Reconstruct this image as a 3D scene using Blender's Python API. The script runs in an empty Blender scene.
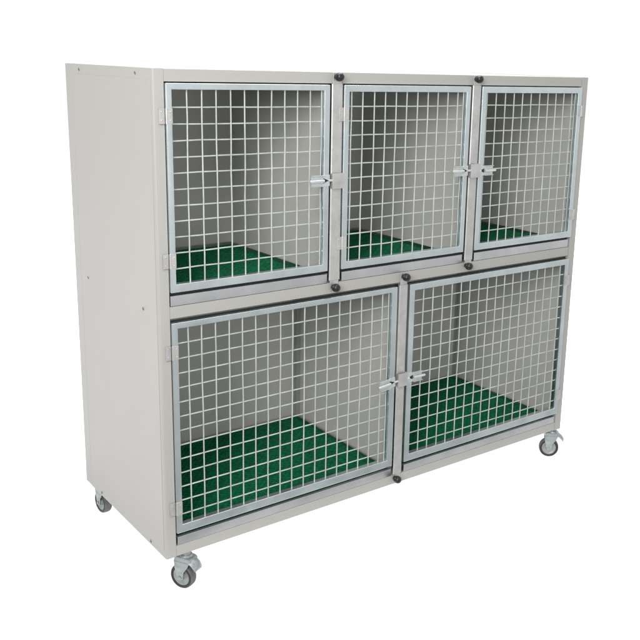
import bpy, bmesh, math, random
from mathutils import Vector, Matrix
random.seed(4)
R = math.radians
scene = bpy.context.scene
COL = scene.collection
HC = 0.113                       # clearance under the cage: the castor height
W, D, H = 1.543, 0.565, 1.25     # cage body
P = 0.03885                      # wire mesh pitch

# ------------------------------------------------------------------ materials
def new_mat(name):
    m = bpy.data.materials.new(name); m.use_nodes = True
    nt = m.node_tree; b = nt.nodes['Principled BSDF']
    return m, nt, b

def noise(nt, scale, detail=4, rough=.55, loc=None):
    tc = nt.nodes.new('ShaderNodeTexCoord'); n = nt.nodes.new('ShaderNodeTexNoise')
    n.inputs['Scale'].default_value = scale; n.inputs['Detail'].default_value = detail
    n.inputs['Roughness'].default_value = rough
    nt.links.new(tc.outputs['Object'], n.inputs['Vector'])
    return n

def ramp(nt, src, stops):
    r = nt.nodes.new('ShaderNodeValToRGB'); nt.links.new(src, r.inputs['Fac'])
    e = r.color_ramp.elements
    e[0].position, e[0].color = stops[0][0], (*stops[0][1], 1)
    e[1].position, e[1].color = stops[-1][0], (*stops[-1][1], 1)
    for p, c in stops[1:-1]:
        k = e.new(p); k.color = (*c, 1)
    return r

def maprange(nt, src, a, b, lo=.3, hi=.7):
    m = nt.nodes.new('ShaderNodeMapRange'); nt.links.new(src, m.inputs['Value'])
    m.inputs['From Min'].default_value = lo; m.inputs['From Max'].default_value = hi
    m.inputs['To Min'].default_value = a; m.inputs['To Max'].default_value = b
    return m

def bump(nt, b, src, strength, dist):
    k = nt.nodes.new('ShaderNodeBump'); k.inputs['Strength'].default_value = strength
    k.inputs['Distance'].default_value = dist
    nt.links.new(src, k.inputs['Height']); nt.links.new(k.outputs['Normal'], b.inputs['Normal'])

def paint(name, col, rough=.42):
    m, nt, b = new_mat(name)
    n = noise(nt, 1.3, 3)
    d = tuple(c * .99 for c in col)
    r = ramp(nt, n.outputs['Fac'], [(.3, d), (.7, col)])
    nt.links.new(r.outputs['Color'], b.inputs['Base Color'])
    n2 = noise(nt, 9, 4)
    nt.links.new(maprange(nt, n2.outputs['Fac'], rough - .012, rough + .012).outputs[0], b.inputs['Roughness'])
    n3 = noise(nt, 420, 2)
    bump(nt, b, n3.outputs['Fac'], .12, .0006)
    return m

def metal(name, lo, hi, rough, metallic=.85, scale=30, dent=.05):
    m, nt, b = new_mat(name)
    n = noise(nt, scale, 6, .7)
    r = ramp(nt, n.outputs['Fac'], [(.32, lo), (.5, tuple((a + c) / 2 for a, c in zip(lo, hi))), (.68, hi)])
    nt.links.new(r.outputs['Color'], b.inputs['Base Color'])
    b.inputs['Metallic'].default_value = metallic
    n2 = noise(nt, scale * .6, 3)
    nt.links.new(maprange(nt, n2.outputs['Fac'], rough - .06, rough + .1).outputs[0], b.inputs['Roughness'])
    n3 = noise(nt, 7, 2)
    bump(nt, b, n3.outputs['Fac'], dent, .004)
    return m

def plain(name, col, rough, metallic=0, var=.15, scale=60):
    m, nt, b = new_mat(name)
    n = noise(nt, scale, 4)
    r = ramp(nt, n.outputs['Fac'], [(.3, tuple(c * (1 - var) for c in col)), (.7, tuple(c * (1 + var) for c in col))])
    nt.links.new(r.outputs['Color'], b.inputs['Base Color'])
    b.inputs['Roughness'].default_value = rough; b.inputs['Metallic'].default_value = metallic
    return m

M_PAINT = paint('cream_paint', (.378, .371, .351))
M_PAINT_LIT = paint('cream_paint_lit', (.585, .583, .555), .5)  # exterior paint again, lightened to stand in for light inside the cells
M_FRAME = metal('zinc_frame', (.63, .70, .72), (.75, .82, .835), .30, 1.0, 12, .03)
M_WIRE = metal('zinc_wire', (.42, .47, .46), (.62, .67, .66), .40, .4, 14)
M_BAR = metal('zinc_bar', (.45, .45, .445), (.60, .595, .59), .36, .6, 22)
M_TRAY = metal('zinc_tray', (.60, .61, .62), (.70, .715, .73), .33, 1.0, 9)
M_CHAN = metal('zinc_channel', (.36, .365, .35), (.44, .445, .425), .5, .35, 20)
M_LATCH = metal('zinc_latch', (.54, .58, .58), (.66, .70, .70), .32, .6, 60)
M_FORK = metal('zinc_castor', (.26, .29, .295), (.40, .43, .435), .38, .7, 60)
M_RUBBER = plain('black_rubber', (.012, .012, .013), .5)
M_TREAD = plain('dusty_tread', (.10, .10, .098), .7, 0, .3)
M_RIM = plain('grey_rim', (.25, .275, .275), .4, .3)
M_KNOB = plain('black_plastic', (.010, .010, .012), .34)
M_SCREW = plain('screw_steel', (.25, .25, .25), .35, .8)

def mat_green():
    m, nt, b = new_mat('green_plastic')
    n = noise(nt, 75, 3, .6)
    r = ramp(nt, n.outputs['Fac'], [(.3, (.0008, .085, .036)), (.7, (.0025, .188, .074))])
    nt.links.new(r.outputs['Color'], b.inputs['Base Color'])
    b.inputs['Roughness'].default_value = .7; b.inputs['Specular IOR Level'].default_value = .2
    return m
M_GREEN = mat_green()

def mat_glow_sheet():                 # made-up translucent sheet, glows white with world light from below
    m = bpy.data.materials.new('white_glow_sheet'); m.use_nodes = True
    nt = m.node_tree; nt.nodes.clear()
    t = nt.nodes.new('ShaderNodeBsdfTranslucent'); t.inputs['Color'].default_value = (1, 1, 1, 1)
    o = nt.nodes.new('ShaderNodeOutputMaterial'); nt.links.new(t.outputs[0], o.inputs['Surface'])
    return m

# ------------------------------------------------------------------ mesh helpers
def box(bm, x0, x1, y0, y1, z0, z1):
    v = [bm.verts.new((x, y, z)) for x in (x0, x1) for y in (y0, y1) for z in (z0, z1)]
    for f in ((0, 1, 3, 2), (4, 6, 7, 5), (0, 4, 5, 1), (2, 3, 7, 6), (0, 2, 6, 4), (1, 5, 7, 3)):
        bm.faces.new([v[i] for i in f])

def prism(bm, pts, axis, a, b):
    """pts: 2-D outline, extruded along axis ('x','y','z') from a to b"""
    def mk(p, t):
        return {'x': (t, p[0], p[1]), 'y': (p[0], t, p[1]), 'z': (p[0], p[1], t)}[axis]
    lo = [bm.verts.new(mk(p, a)) for p in pts]; hi = [bm.verts.new(mk(p, b)) for p in pts]
    n = len(pts)
    bm.faces.new(lo); bm.faces.new(hi[::-1])
    for i in range(n):
        bm.faces.new((lo[i], hi[i], hi[(i + 1) % n], lo[(i + 1) % n]))

def tube(bm, pts, r, seg=8):
    pts = [Vector(p) for p in pts]; rings = []
    for i, p in enumerate(pts):
        d = (pts[min(i + 1, len(pts) - 1)] - pts[max(i - 1, 0)]).normalized()
        a = d.orthogonal().normalized(); b = d.cross(a)
        if i and rings:
            a = (rings[-1][1] - d * rings[-1][1].dot(d)).normalized(); b = d.cross(a)
        rings.append(([bm.verts.new(p + r * (math.cos(2 * math.pi * k / seg) * a + math.sin(2 * math.pi * k / seg) * b)) for k in range(seg)], a))
    for (q, _), (s, _) in zip(rings, rings[1:]):
        for k in range(seg):
            bm.faces.new((q[k], q[(k + 1) % seg], s[(k + 1) % seg], s[k]))
    bm.faces.new(rings[0][0][::-1]); bm.faces.new(rings[-1][0])

def lathe(bm, prof, axis=(0, 0, 1), origin=(0, 0, 0), seg=32, closed=False):
    """prof: list of (radius, height along axis)"""
    ax = Vector(axis).normalized(); a = ax.orthogonal().normalized(); b = ax.cross(a); o = Vector(origin)
    rings = []
    for r, h in prof:
        if r < 1e-6: rings.append([bm.verts.new(o + ax * h)])
        else: rings.append([bm.verts.new(o + ax * h + r * (math.cos(2 * math.pi * k / seg) * a + math.sin(2 * math.pi * k / seg) * b)) for k in range(seg)])
    pairs = list(zip(rings, rings[1:]))
    if closed: pairs.append((rings[-1], rings[0]))
    for q, s in pairs:
        for k in range(seg):
            f = []
            for v in (q[k % len(q)], q[(k + 1) % len(q)], s[(k + 1) % len(s)], s[k % len(s)]):
                if v not in f: f.append(v)
            if len(f) > 2: bm.faces.new(f)

def build(name, bm, m, parent=None, bevel=0, seg=2, smooth=False, mats=None):
    bmesh.ops.recalc_face_normals(bm, faces=bm.faces)
    me = bpy.data.meshes.new(name); bm.to_mesh(me); bm.free()
    o = bpy.data.objects.new(name, me); COL.objects.link(o)
    for k in (mats or [m]): me.materials.append(k)
    if parent: o.parent = parent
    if bevel:
        md = o.modifiers.new('bevel', 'BEVEL'); md.width = bevel; md.segments = seg
        md.limit_method = 'ANGLE'; md.angle_limit = R(35); md.harden_normals = False
    if smooth or bevel:
        for p in me.polygons: p.use_smooth = True
        md = o.modifiers.new('edges', 'EDGE_SPLIT') if not bevel else None
        if md: md.split_angle = R(40)
        if bevel:
            md = o.modifiers.new('wn', 'WEIGHTED_NORMAL'); md.keep_sharp = True
    return o

B = bmesh.new
# ------------------------------------------------------------------ the cage
cage = bpy.data.objects.new('animal_cage', None); COL.objects.link(cage)
cage.location = (0, 0, HC)
cage['label'] = 'cream metal animal cage bank with three doors above two wider doors, on castors'
cage['category'] = 'animal cage'

def arc(cx, cy, r, a0, a1, n=5):
    return [(cx + r * math.cos(R(a0 + (a1 - a0) * i / n)), cy + r * math.sin(R(a0 + (a1 - a0) * i / n))) for i in range(n + 1)]

# side panels: bent sheet with a rounded front corner, a front flange and a return lip
t = .0016; r = .0045
outl = [(0, .5185)] + arc(r, r, r, 180, 270) + [(.0276, 0), (.0276, .022), (.0276 - t, .022), (.0276 - t, t)] + arc(r, r, r - t, 270, 180) + [(t, .5185)]
bm = B(); prism(bm, outl, 'z', 0, H)
left = build('side_panel', bm, M_PAINT, cage, smooth=True)
bm = B()                                                    # pressed field of the panel, a hair proud
box(bm, -.0011, .0004, .012, .5120, .0195, 1.2235)
build('panel_field', bm, M_PAINT, left, bevel=.0007, seg=2)
for y, z in ((.4602, 1.2355), (.0949, 1.237), (.463, .6627), (.0911, .6585), (.4396, .0098), (.0957, .0098)):
    x = -.0011 if .02 < z < 1.22 else 0
    bm = B(); lathe(bm, [(0, -.0026), (.0022, -.0024), (.0042, -.0012), (.0046, .0006), (0, .0006)], (1, 0, 0), (x, y, z), 16)
    build('screw', bm, M_SCREW, left, smooth=True)
bm = B()
prism(bm, [(0.0002, .5200), (0.0002, .565), (.030, .565), (.030, .5634), (.0018, .5634), (.0018, .5200)], 'z', 0, H)
build('rear_post', bm, M_PAINT, cage, bevel=.0008)
outr = [(W - x, y) for x, y in [(0, .565)] + arc(r, r, r, 180, 270) + [(.0325, 0), (.0325, .022), (.0325 - t, .022), (.0325 - t, t)] + arc(r, r, r - t, 270, 180) + [(t, .565)]]
bm = B(); prism(bm, outr, 'z', 0, H)
build('side_panel', bm, M_PAINT, cage, smooth=True)

XL, XR = .0283, W - .0333        # between the posts
bm = B(); prism(bm, [(.0008, 1.2205), (.0008, 1.2496), (.03, 1.2496), (.03, 1.2480), (.0024, 1.2480), (.0024, 1.2221), (.018, 1.2221), (.018, 1.2205)], 'x', XL, XR)
build('top_rail', bm, M_PAINT, cage, bevel=.0009)
bm = B(); prism(bm, [(.0012, .6482), (.0012, .6786), (.03, .6786), (.03, .6770), (.0028, .6770), (.0028, .6498), (.02, .6498), (.02, .6482)], 'x', XL, XR)
build('middle_beam', bm, M_PAINT, cage, bevel=.0009)
bm = B(); prism(bm, [(.0008, .0006), (.0008, .0300), (.03, .0300), (.03, .0284), (.0024, .0284), (.0024, .0022), (.03, .0022), (.03, .0006)], 'x', XL, XR)
build('bottom_rail', bm, M_PAINT, cage, bevel=.0009)
bm = B(); box(bm, .0022, W - .0022, .031, .5630, 1.2462, 1.2490); build('top_panel', bm, M_PAINT, cage)
bm = B(); box(bm, .0022, W - .0022, .0315, .5595, .6740, .6765); build('shelf_panel', bm, M_CHAN, cage)  # dark zinc stands in for deep shade beside the trays
bm = B(); box(bm, .0022, W - .0022, .0315, .5595, .0240, .0265); build('bottom_panel', bm, M_CHAN, cage)  # dark zinc again, in place of shade around the lower trays
bm = B(); box(bm, .0310, W - .0022, .5600, .5620, .0010, 1.2455); build('back_panel', bm, M_PAINT_LIT, cage)
bm = B(); box(bm, W - .0042, W - .0024, .0400, .5592, .0270, .6735); box(bm, W - .0042, W - .0024, .0400, .5592, .6770, 1.2455)
build('lit_wall_sheet', bm, M_PAINT_LIT, cage)  # added sheets, put the lightened paint on the right inner wall
PU, PL = (.5150, 1.0290), (.7715,)
for xs, z0, z1 in ((PU, .6770, 1.2455), (PL, .0270, .6735)):
    for x in xs:
        bm = B(); prism(bm, [(x - .001, .5595), (x - .001, .0395), (x - .008, .0395), (x - .008, .0380), (x + .008, .0380), (x + .008, .0395), (x + .001, .0395), (x + .001, .5595)], 'z', z0, z1)
        build('partition', bm, M_PAINT_LIT, cage)
for xs, z0, z1 in (((.7455, 1.5130), .027, .6735),):
    for x in xs:                  # galvanised fixing channel in the rear corner of each cell
        bm = B(); prism(bm, [(x, .5598), (x, .5570), (x + .008, .5570), (x + .008, .5500), (x + .0245, .5500), (x + .0245, .5598)], 'z', z0, z1)
        build('rear_channel', bm, M_CHAN, cage)

# ---- pull-out trays and their green mats
def tray(x0, x1, z0, z1):
    bm = B(); y0, y1 = .0015, .545
    box(bm, x0, x1, y0, y0 + .0016, z0, z1)                       # front
    box(bm, x0, x1, y0 + .0016, y0 + .009, z1 - .0014, z1)        # folded rim
    box(bm, x0, x0 + .0014, y0 + .009, y1 - .0014, z0 + .0015, z1 - .002)
    box(bm, x1 - .0014, x1, y0 + .009, y1 - .0014, z0 + .0015, z1 - .002)
    box(bm, x0, x1, y1 - .0014, y1, z0 + .0015, z1 - .002)
    box(bm, x0 + .0014, x1 - .0014, y0 + .0016, y1 - .0014, z0 + .0006, z0 + .0020)
    return build('tray', bm, M_TRAY, cage, bevel=.0004, seg=1)

def mat_mesh(w, d):
    """ribbed plastic mat: thin base with two crossing sets of diagonal ribs and a rim"""
    bm = B(); box(bm, 0, w, 0, d, 0, .0030)
    pitch = .0200; hw = .0036
    for sgn in (1, -1):
        z = .0031 if sgn > 0 else .0033
        c = -d if sgn > 0 else 0
        top = w if sgn > 0 else w + d
        while c < top:
            c += pitch
            # line x = c + s*y
            ys = [0, d]
            xa, xb = c + sgn * 0, c + sgn * d
            p = []
            for y in (0, d):
                p.append((c + sgn * y, y))
            (ax, ay), (bx, by) = p
            # clip to 0..w
            lo, hi = 0.0, 1.0
            dx = bx - ax
            for lim, side in ((.004, 1), (w - .004, -1)):
                tt = (lim - ax) / dx
                if (dx > 0) == (side > 0): lo = max(lo, tt)
                else: hi = min(hi, tt)
            if hi - lo < .02: continue
            a = Vector((ax + dx * lo, ay + d * lo, 0)); b = Vector((ax + dx * hi, ay + d * hi, 0))
            a.y = min(max(a.y, .004), d - .004); b.y = min(max(b.y, .004), d - .004)
            n = (b - a).normalized(); n = Vector((-n.y, n.x, 0)) * hw
            zt = .0112 if sgn > 0 else .0118
            vs = [bm.verts.new(q) for q in ((a + n) + Vector((0, 0, z)), (a - n) + Vector((0, 0, z)), (b - n) + Vector((0, 0, z)), (b + n) + Vector((0, 0, z)))]
            vt = [bm.verts.new(q) for q in ((a + n * .6) + Vector((0, 0, zt)), (a - n * .6) + Vector((0, 0, zt)), (b - n * .6) + Vector((0, 0, zt)), (b + n * .6) + Vector((0, 0, zt)))]
            bm.faces.new(vt)
            for i in range(4):
                bm.faces.new((vs[i], vs[(i + 1) % 4], vt[(i + 1) % 4], vt[i]))
    for (x0, x1, y0, y1) in ((0, w, 0, .004), (0, w, d - .004, d), (0, .004, .004, d - .004), (w - .004, w, .004, d - .004)):
        box(bm, x0, x1, y0, y1, .0031, .0120)
    return bm

TRAYS = [(.0310, .4965, .6800, .7056, 'green plastic mat on the floor of the upper left cage cell'),
         (.5460, 1.0060, .6800, .7056, 'green plastic mat on the floor of the upper middle cage cell'),
         (1.0575, 1.5050, .6800, .7056, 'green plastic mat on the floor of the upper right cage cell'),
         (.0330, .7490, .0308, .0535, 'large green plastic mat on the floor of the lower left cage cell'),
         (.8000, 1.5050, .0308, .0535, 'large green plastic mat on the floor of the lower right cage cell')]
for x0, x1, z0, z1, lab in TRAYS:
    tray(x0, x1, z0, z1)
    g = build('floor_mat', mat_mesh(x1 - x0 - .006, .518), M_GREEN)
    g.location = (x0 + .003, .0220, HC + z0 + .0024)
    g['label'] = lab; g['category'] = 'floor mat'; g['group'] = 'green mats lying in the cage cells'

# ---- doors
YF0, YF1 = -.0075, .0105         # door frame tube
YM = .0045                       # mesh plane
def door(x0, x1, z0, z1, fw, fwr, fb, kx0, zw0, hinge_side, hinge_z, latch_z, latch_side, latch_rot=0, hinge_y=-.0050):
    bm = B()                                                      # mitred square-tube frame
    a = [(x0, z0), (x1, z0), (x1, z1), (x0, z1)]
    b = [(x0 + fw, z0 + fb), (x1 - fwr, z0 + fb), (x1 - fwr, z1 - fw), (x0 + fw, z1 - fw)]
    fo, fi, ko, ki = [[bm.verts.new((p[0], y, p[1])) for p in q] for q, y in ((a, YF0), (b, YF0), (a, YF1), (b, YF1))]
    for i in range(4):
        j = (i + 1) % 4
        bm.faces.new((fo[i], fo[j], fi[j], fi[i])); bm.faces.new((ko[i], ki[i], ki[j], ko[j]))
        bm.faces.new((fo[i], ko[i], ko[j], fo[j])); bm.faces.new((fi[i], fi[j], ki[j], ki[i]))
    d = build('door', bm, M_FRAME, cage, bevel=.0016, seg=2)
    ix0, ix1, iz0, iz1 = x0 + fw, x1 - fwr, z0 + fb, z1 - fw
    bm = B(); rad = .00185
    k = 0
    xs = []
    x = kx0
    while x < ix1 - .0065:
        if x > ix0 + .004: xs.append(x)
        x += P
    xs.append(ix0 + .0015)
    if ix1 - max(xs) > .016: xs.append(ix1 - .0035)
    for x in xs:
        n = 7; e = random.uniform(-.0007, .0007)
        tube(bm, [(x + e + (random.uniform(-.0009, .0009) if 0 < q < n else 0), YM - .0016, iz0 - .001 + (iz1 - iz0 + .002) * q / n) for q in range(n + 1)], rad, 8)
    z = zw0
    zs = []
    while z > iz0 + .005:
        if z < iz1 - .004: zs.append(z)
        z -= P
    for z in zs:
        z += random.uniform(-.0006, .0006)
        tube(bm, [(ix0 - .001 + (ix1 - ix0 + .002) * q / 6, YM + .0016, z + random.uniform(-.0008, .0008)) for q in range(7)], rad, 8)
    build('wire_mesh', bm, M_WIRE, d, smooth=True)
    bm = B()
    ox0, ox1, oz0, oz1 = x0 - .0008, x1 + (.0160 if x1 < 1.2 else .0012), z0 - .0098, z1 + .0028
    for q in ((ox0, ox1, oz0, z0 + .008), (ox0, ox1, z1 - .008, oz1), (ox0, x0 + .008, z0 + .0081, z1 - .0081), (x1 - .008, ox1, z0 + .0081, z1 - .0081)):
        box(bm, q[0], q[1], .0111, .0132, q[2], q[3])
    build('gap_shade', bm, M_RUBBER, d)  # black ring added behind the frame, paints shade into the door gaps
    s = 1 if hinge_side == 'left' else -1
    xe = x0 if s > 0 else x1
    for hz in hinge_z:
        bm = B()
        for (u0, u1, yo) in ((-.0170, -.0025, hinge_y), (.0025, .0150, YF0 - .0022)):
            xa, xb = sorted((xe + s * u0, xe + s * u1))
            box(bm, xa, xb, yo + .0001, yo + .0021, hz - .0180, hz + .0180)
        tube(bm, [(xe, YF0 - .0010, hz - .0184), (xe, YF0 - .0010, hz + .0184)], .0030, 10)
        box(bm, *sorted((xe - s * .0170, xe - s * .0152)), -.0030, -.0002, hz - .0175, hz + .0175)
        h = build('hinge', bm, M_BAR, d, bevel=.0005, seg=1)
        bm = B()
        for u, yo in ((-.0105, hinge_y + .0001), (.0095, YF0 - .0021)):
            for v in (-.010, .010):
                lathe(bm, [(0, -.0011), (.0017, -.0009), (.0024, .0), (0, .0)], (0, 1, 0), (xe + s * u, yo, hz + v), 12)
        # screw heads stay in the hinge's own mesh
        me = h.data; bm2 = B(); bm2.from_mesh(me); tmp = bpy.data.meshes.new('tmp'); bm.to_mesh(tmp); bm.free()
        bm2.from_mesh(tmp); bm2.to_mesh(me); bm2.free(); bpy.data.meshes.remove(tmp)
    # slide latch: folded channel plate, bolt and painted slot shade
    s = 1 if latch_side == 'right' else -1
    xe = x1 if s > 0 else x0
    y0 = YF0 - .0003
    bm = B()
    def bx(u0, u1, ya, yb, v0, v1):
        xa, xb = sorted((u0 * s, u1 * s)); box(bm, xa, xb, ya, yb, v0, v1)
    bx(-.058, .0010, -.0022, 0, -.0150, .0150)                    # plate
    bx(-.058, -.021, -.0085, -.0023, .0132, .0150)                # folded lips
    bx(-.058, -.021, -.0085, -.0023, -.0150, -.0132)
    l = build('latch', bm, M_LATCH, d, bevel=.0006, seg=1)
    l.location = (xe, y0, latch_z); l.rotation_euler = (0, R(latch_rot), 0)
    bm = B()
    lathe(bm, [(0, -.0670), (.0030, -.0660), (.0042, -.0635), (.0042, -.0210), (0, -.0205)], (s, 0, 0), (0, -.0066, 0), 14)
    lathe(bm, [(0, -.0060), (.0032, -.0055), (.0032, .0085), (0, .0085)], (s, 0, 0), (0, -.0040, 0), 14)
    build('bolt', bm, M_LATCH, l, smooth=True)
    bm = B(); prism(bm, [(-.0205 * s, -.0068), (-.0205 * s, .0068), (-.0055 * s, .0010), (-.0055 * s, -.0010)], 'y', -.0027, -.0021)
    build('slot_shade', bm, M_KNOB, l)  # black wedge painted in for the shade of the slot hole
    return d

door(.0292, .4925, .7158, 1.2172, .0147, .0180, .0205, .0475, 1.1995, 'left', (1.1416, .7950), .9665, 'right')
door(.5385, 1.0015, .7158, 1.2172, .0172, .0175, .0205, .5690, 1.1995, 'left', (1.1400, .7900), .9680, 'right', 0, -.0071)
door(1.0490, 1.5075, .7158, 1.2172, .0185, .0190, .0205, 1.0790, 1.1995, 'right', (1.1410, .7930), .9650, 'left')
door(.0292, .7445, .0680, .6385, .0152, .0205, .0235, .0366, .6195, 'left', (.5620, .1390), .3440, 'right', -5)
door(.7925, 1.5075, .0680, .6385, .0195, .0180, .0235, .8160, .6205, 'right', (.5620, .1390), .3460, 'left')

# ---- removable divider posts with black thumb knobs and latch keepers
def divider(xc, w, z0, z1, knobs, keep_z):
    yb = -.0048
    bm = B()
    pr = [(-w / 2, -.0008), (-w / 2, yb + .0025), (-w / 2 + .0025, yb), (w / 2 - .0025, yb), (w / 2, yb + .0025), (w / 2, -.0008)]
    cut0, cut1 = knobs[0][1] + (.030), knobs[1][1] - .012
    prism(bm, [(xc + a, b) for a, b in pr], 'z', z0, z1)
    # narrower tabs that lap the rails
    for kz, e in ((knobs[0][1], z0), (knobs[1][1], z1)):
        a, b = sorted((e, kz + (-.011 if kz < e else .011)))
        prism(bm, [(xc - w * .40, a), (xc + w * .40, a), (xc + w * .40, b), (xc - w * .40, b)], 'y', -.0030, -.0002)
    p = build('divider_post', bm, M_BAR, cage, bevel=.0006, seg=1)
    for kx, kz in knobs:
        bm = B()
        lathe(bm, [(0, .0290), (.0055, .0284), (.0092, .0262), (.0112, .0220), (.0117, .0170), (.0112, .0125), (.0096, .0088), (.0075, .0070), (.0068, .0018), (0, .0018)], (0, -1, 0), (kx, -.0012, kz), 24)
        k = build('knob', bm, M_KNOB, p, smooth=True)
    bm = B()
    hw = w / 2 + .0015
    prism(bm, [(xc - hw, -.0002), (xc - hw, yb - .0105), (xc + hw, yb - .0105), (xc + hw, -.0002), (xc + hw - .0016, -.0002), (xc + hw - .0016, yb - .0089), (xc - hw + .0016, yb - .0089), (xc - hw + .0016, -.0002)], 'z', keep_z - .0205, keep_z + .0205)
    build('latch_keeper', bm, M_BAR, p, bevel=.0009, seg=2)
    return p
divider(.5183, .0358, .6870, 1.2200, ((.5134, .6683), (.5134, 1.2379)), .9640)
divider(1.0293, .0345, .6870, 1.2200, ((1.0190, .6705), (1.0215, 1.2385)), .9660)
divider(.7708, .0322, .0340, .6400, ((.7600, .0225), (.7670, .6667)), .3460)

# ---- castors
def castor(x, y, ang, trail=.010):
    """swivel castor: ang = heading of the brake pedal; the wheel trails behind the swivel axis"""
    bm = B()
    lathe(bm, [(0, 0), (.0150, 0), (.0150, -.0025), (.0120, -.0030), (.0120, -.0100), (.0165, -.0115), (.0180, -.0170), (0, -.0170)], (0, 0, 1), (0, 0, 0), 24)
    # fork: crown plus two tapered legs
    hw = .0175
    crown = [(-.026, -.0210), (-.020, -.0168), (.014, -.0168), (.022, -.0195), (.025, -.0250), (.020, -.0300), (-.028, -.0300)]
    prism(bm, crown, 'y', -hw, hw)
    for s in (-1, 1):
        ya, yb = sorted((s * hw, s * (hw - .0024)))
        leg = [(.020, -.0301), (.014, -.0440), (.002, -.0600), (-.001, -.0810), (-.0075, -.0865), (-.0155, -.0850), (-.0210, -.0720), (-.0270, -.0480), (-.028, -.0301)]
        prism(bm, leg, 'y', ya, yb)
    c = build('castor', bm, M_FORK, cage, bevel=.0008, seg=2)
    c.location = (x, y, 0); c.rotation_euler = (0, 0, ang)
    Rw = .0355; o = (-trail, 0, -HC + Rw)
    bm = B()
    lathe(bm, [(.0255, -.0120), (.0300, -.0128), (Rw - .0030, -.0120), (Rw - .0006, -.0085), (Rw, 0), (Rw - .0006, .0085), (Rw - .0030, .0120), (.0300, .0128), (.0255, .0120)], (0, 1, 0), o, 48, closed=True)
    ty = build('tyre', bm, M_RUBBER, c, smooth=True, mats=[M_RUBBER, M_TREAD])
    oc = Vector(o)
    for f in ty.data.polygons:
        q = f.center - oc
        if math.hypot(q.x, q.z) > Rw - .0025: f.material_index = 1
    bm = B()
    lathe(bm, [(.0254, -.0105), (.0210, -.0095), (.0170, -.0070), (.0110, -.0070), (.0095, -.0128), (0, -.0128)], (0, 1, 0), o, 32)
    lathe(bm, [(0, .0128), (.0095, .0128), (.0110, .0070), (.0170, .0070), (.0210, .0095), (.0254, .0105)], (0, 1, 0), o, 32)
    build('rim', bm, M_RIM, c, smooth=True)
    bm = B()
    lathe(bm, [(0, -.0212), (.0035, -.0210), (.0058, -.0200), (.0058, .0200), (.0035, .0210), (0, .0212)], (0, 1, 0), o, 6)
    build('axle_bolt', bm, M_FORK, c)
    # brake pedal: domed sheet reaching out over the wheel
    bm = B()
    sec = [(.012, -.0178, .0150), (.024, -.0215, .0190), (.034, -.0285, .0190), (.041, -.0370, .0175), (.043, -.0430, .0150)]
    top = []; bot = []
    for u, z, hwid in sec:
        row = []; rb = []
        for k in range(7):
            a = -1 + k / 3
            row.append(bm.verts.new((u - .004 * a * a, a * hwid, z - .0055 * a * a)))
            rb.append(bm.verts.new((u - .004 * a * a - .001, a * (hwid - .0012), z - .0055 * a * a - .0032)))
        top.append(row); bot.append(rb)
    for i in range(len(sec) - 1):
        for k in range(6):
            bm.faces.new((top[i][k], top[i + 1][k], top[i + 1][k + 1], top[i][k + 1]))
            bm.faces.new((bot[i][k], bot[i][k + 1], bot[i + 1][k + 1], bot[i + 1][k]))
        for k in (0, 6):
            bm.faces.new((top[i][k], bot[i][k], bot[i + 1][k], top[i + 1][k]))
    for i in (0, -1):
        for k in range(6):
            bm.faces.new((top[i][k], top[i][k + 1], bot[i][k + 1], bot[i][k]))
    build('brake_pedal', bm, M_FORK, c, smooth=True)
    return c
castor(.0640, .0180, math.atan2(-.88, .47))
castor(1.5270, .0230, math.atan2(-.68, .73))
castor(.0450, .5400, math.atan2(-.98, .10))
castor(1.5000, .5300, math.atan2(-.70, .70))

# ------------------------------------------------------------------ setting
bm = B(); box(bm, -3.2, 5.0, -2.9, 5.5, -.004, 0)
bm.free(); bm = B()
v = [bm.verts.new(p) for p in ((-.16, -.16, 0), (1.75, -.16, 0), (1.75, .90, 0), (-.16, .90, 0))]; bm.faces.new(v)
fl = build('floor', bm, mat_glow_sheet()); fl['kind'] = 'structure'  # added sheet in place of ground, glows so no shadow shows
fl['label'] = 'added white sheet under the cage, glowing from below'

# made-up world light: white behind and below, dimmer in front
w = bpy.data.worlds.new('World'); scene.world = w; w.use_nodes = True
nt = w.node_tree; bg = nt.nodes['Background']
tc = nt.nodes.new('ShaderNodeTexCoord'); sp = nt.nodes.new('ShaderNodeSeparateXYZ')
nt.links.new(tc.outputs['Generated'], sp.inputs[0])
def smooth(sock, a, b, va, vb):
    m = nt.nodes.new('ShaderNodeMapRange'); m.interpolation_type = 'SMOOTHSTEP'
    m.inputs['From Min'].default_value = a; m.inputs['From Max'].default_value = b
    for k, v in (('To Min', va), ('To Max', vb)):
        if isinstance(v, (int, float)): m.inputs[k].default_value = v
        else: nt.links.new(v, m.inputs[k])
    nt.links.new(sock, m.inputs['Value'])
    return m.outputs[0]
BACK, BELOW, FRONT_LEFT, FRONT_RIGHT, SIDE = 1.06, 1.95, .64, .78, .24
back = smooth(sp.outputs['Z'], -.20, -.05, BELOW, BACK)          # white behind, brighter below so the added sheet glows
side = smooth(sp.outputs['X'], -.85, -.55, SIDE, 1)              # dimmed on the left to darken the side panel
mm = nt.nodes.new('ShaderNodeMath'); mm.operation = 'MULTIPLY'
nt.links.new(back, mm.inputs[0]); nt.links.new(side, mm.inputs[1])
front = smooth(sp.outputs['X'], -.3, .5, FRONT_LEFT, FRONT_RIGHT)   # made-up front zone, brighter right for reflections in the frames
low = smooth(sp.outputs['Z'], -.6, .1, .42, 1)
ml = nt.nodes.new('ShaderNodeMath'); ml.operation = 'MULTIPLY'
nt.links.new(front, ml.inputs[0]); nt.links.new(low, ml.inputs[1])
nt.links.new(smooth(sp.outputs['Y'], -.55, -.10, ml.outputs[0], mm.outputs[0]), bg.inputs['Strength'])
bg.inputs['Color'].default_value = (1, 1, 1, 1)

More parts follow.
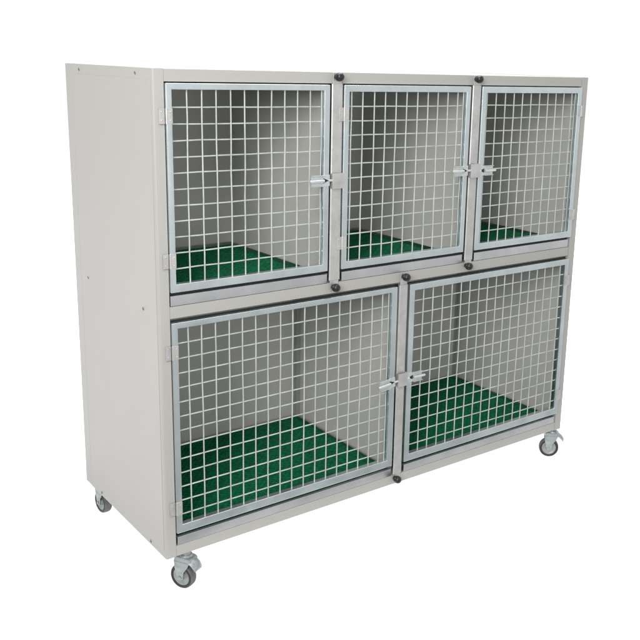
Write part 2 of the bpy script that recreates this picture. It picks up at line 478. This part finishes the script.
def lamp(name, loc, target, size, sy, power, col):
    l = bpy.data.lights.new(name, 'AREA'); l.shape = 'RECTANGLE'; l.size = size; l.size_y = sy
    l.energy = power; l.color = col
    o = bpy.data.objects.new(name, l); COL.objects.link(o); o.location = loc
    o.rotation_euler = (Vector(target) - Vector(loc)).to_track_quat('-Z', 'Y').to_euler()
    return o
lamp('key_softbox', (-2.75, -2.6, 2.15), (.6, .2, .85), 1.4, 1.4, 122, (1, .985, .955))
lamp('upper_fill', (-.75, -1.5, 2.5), (.2, .1, 1.1), .8, .8, 24, (1, .985, .955))  # added fill without a real source, grades the side panel and front
lamp('front_fill', (.3, -3.4, .75), (.75, .3, .6), 1.6, .9, 9, (1, .99, .97))  # added fill without a real source, lifts the cell back walls
lamp('top_fill', (.8, .5, 3.2), (.8, .5, 0), 2.4, 1.6, 90, (1, 1, 1))  # added overhead fill without a real source, whitens the top panel

# ------------------------------------------------------------------ camera
cd = bpy.data.cameras.new('camera'); cam = bpy.data.objects.new('camera', cd); COL.objects.link(cam)
yaw, pit, rol = (0.679676, -0.237281, 0.031626)
fw_ = Vector((math.sin(yaw) * math.cos(pit), math.cos(yaw) * math.cos(pit), math.sin(pit)))
rt_ = Vector((math.cos(yaw), -math.sin(yaw), 0)); up_ = rt_.cross(fw_)
r2 = math.cos(rol) * rt_ + math.sin(rol) * up_; u2 = -math.sin(rol) * rt_ + math.cos(rol) * up_
mw = Matrix((r2, u2, -fw_)).transposed().to_4x4()
mw.translation = Vector((-0.897377, -1.996563, 1.280558)) + Vector((0, 0, HC))
cam.matrix_world = mw
cd.sensor_width = 36; cd.sensor_fit = 'HORIZONTAL'
cd.lens = 903.9345 / 640 * 36
cd.shift_x = -69.0180 / 640; cd.shift_y = -39.4920 / 640
cd.clip_start = .05; cd.clip_end = 100
scene.camera = cam
scene.view_settings.view_transform = 'Standard'; scene.view_settings.look = 'None'
scene.view_settings.exposure = 0; scene.view_settings.gamma = 1
scene.render.resolution_x = scene.render.resolution_y = 1024
scene.cycles.max_bounces = 10; scene.cycles.diffuse_bounces = 6
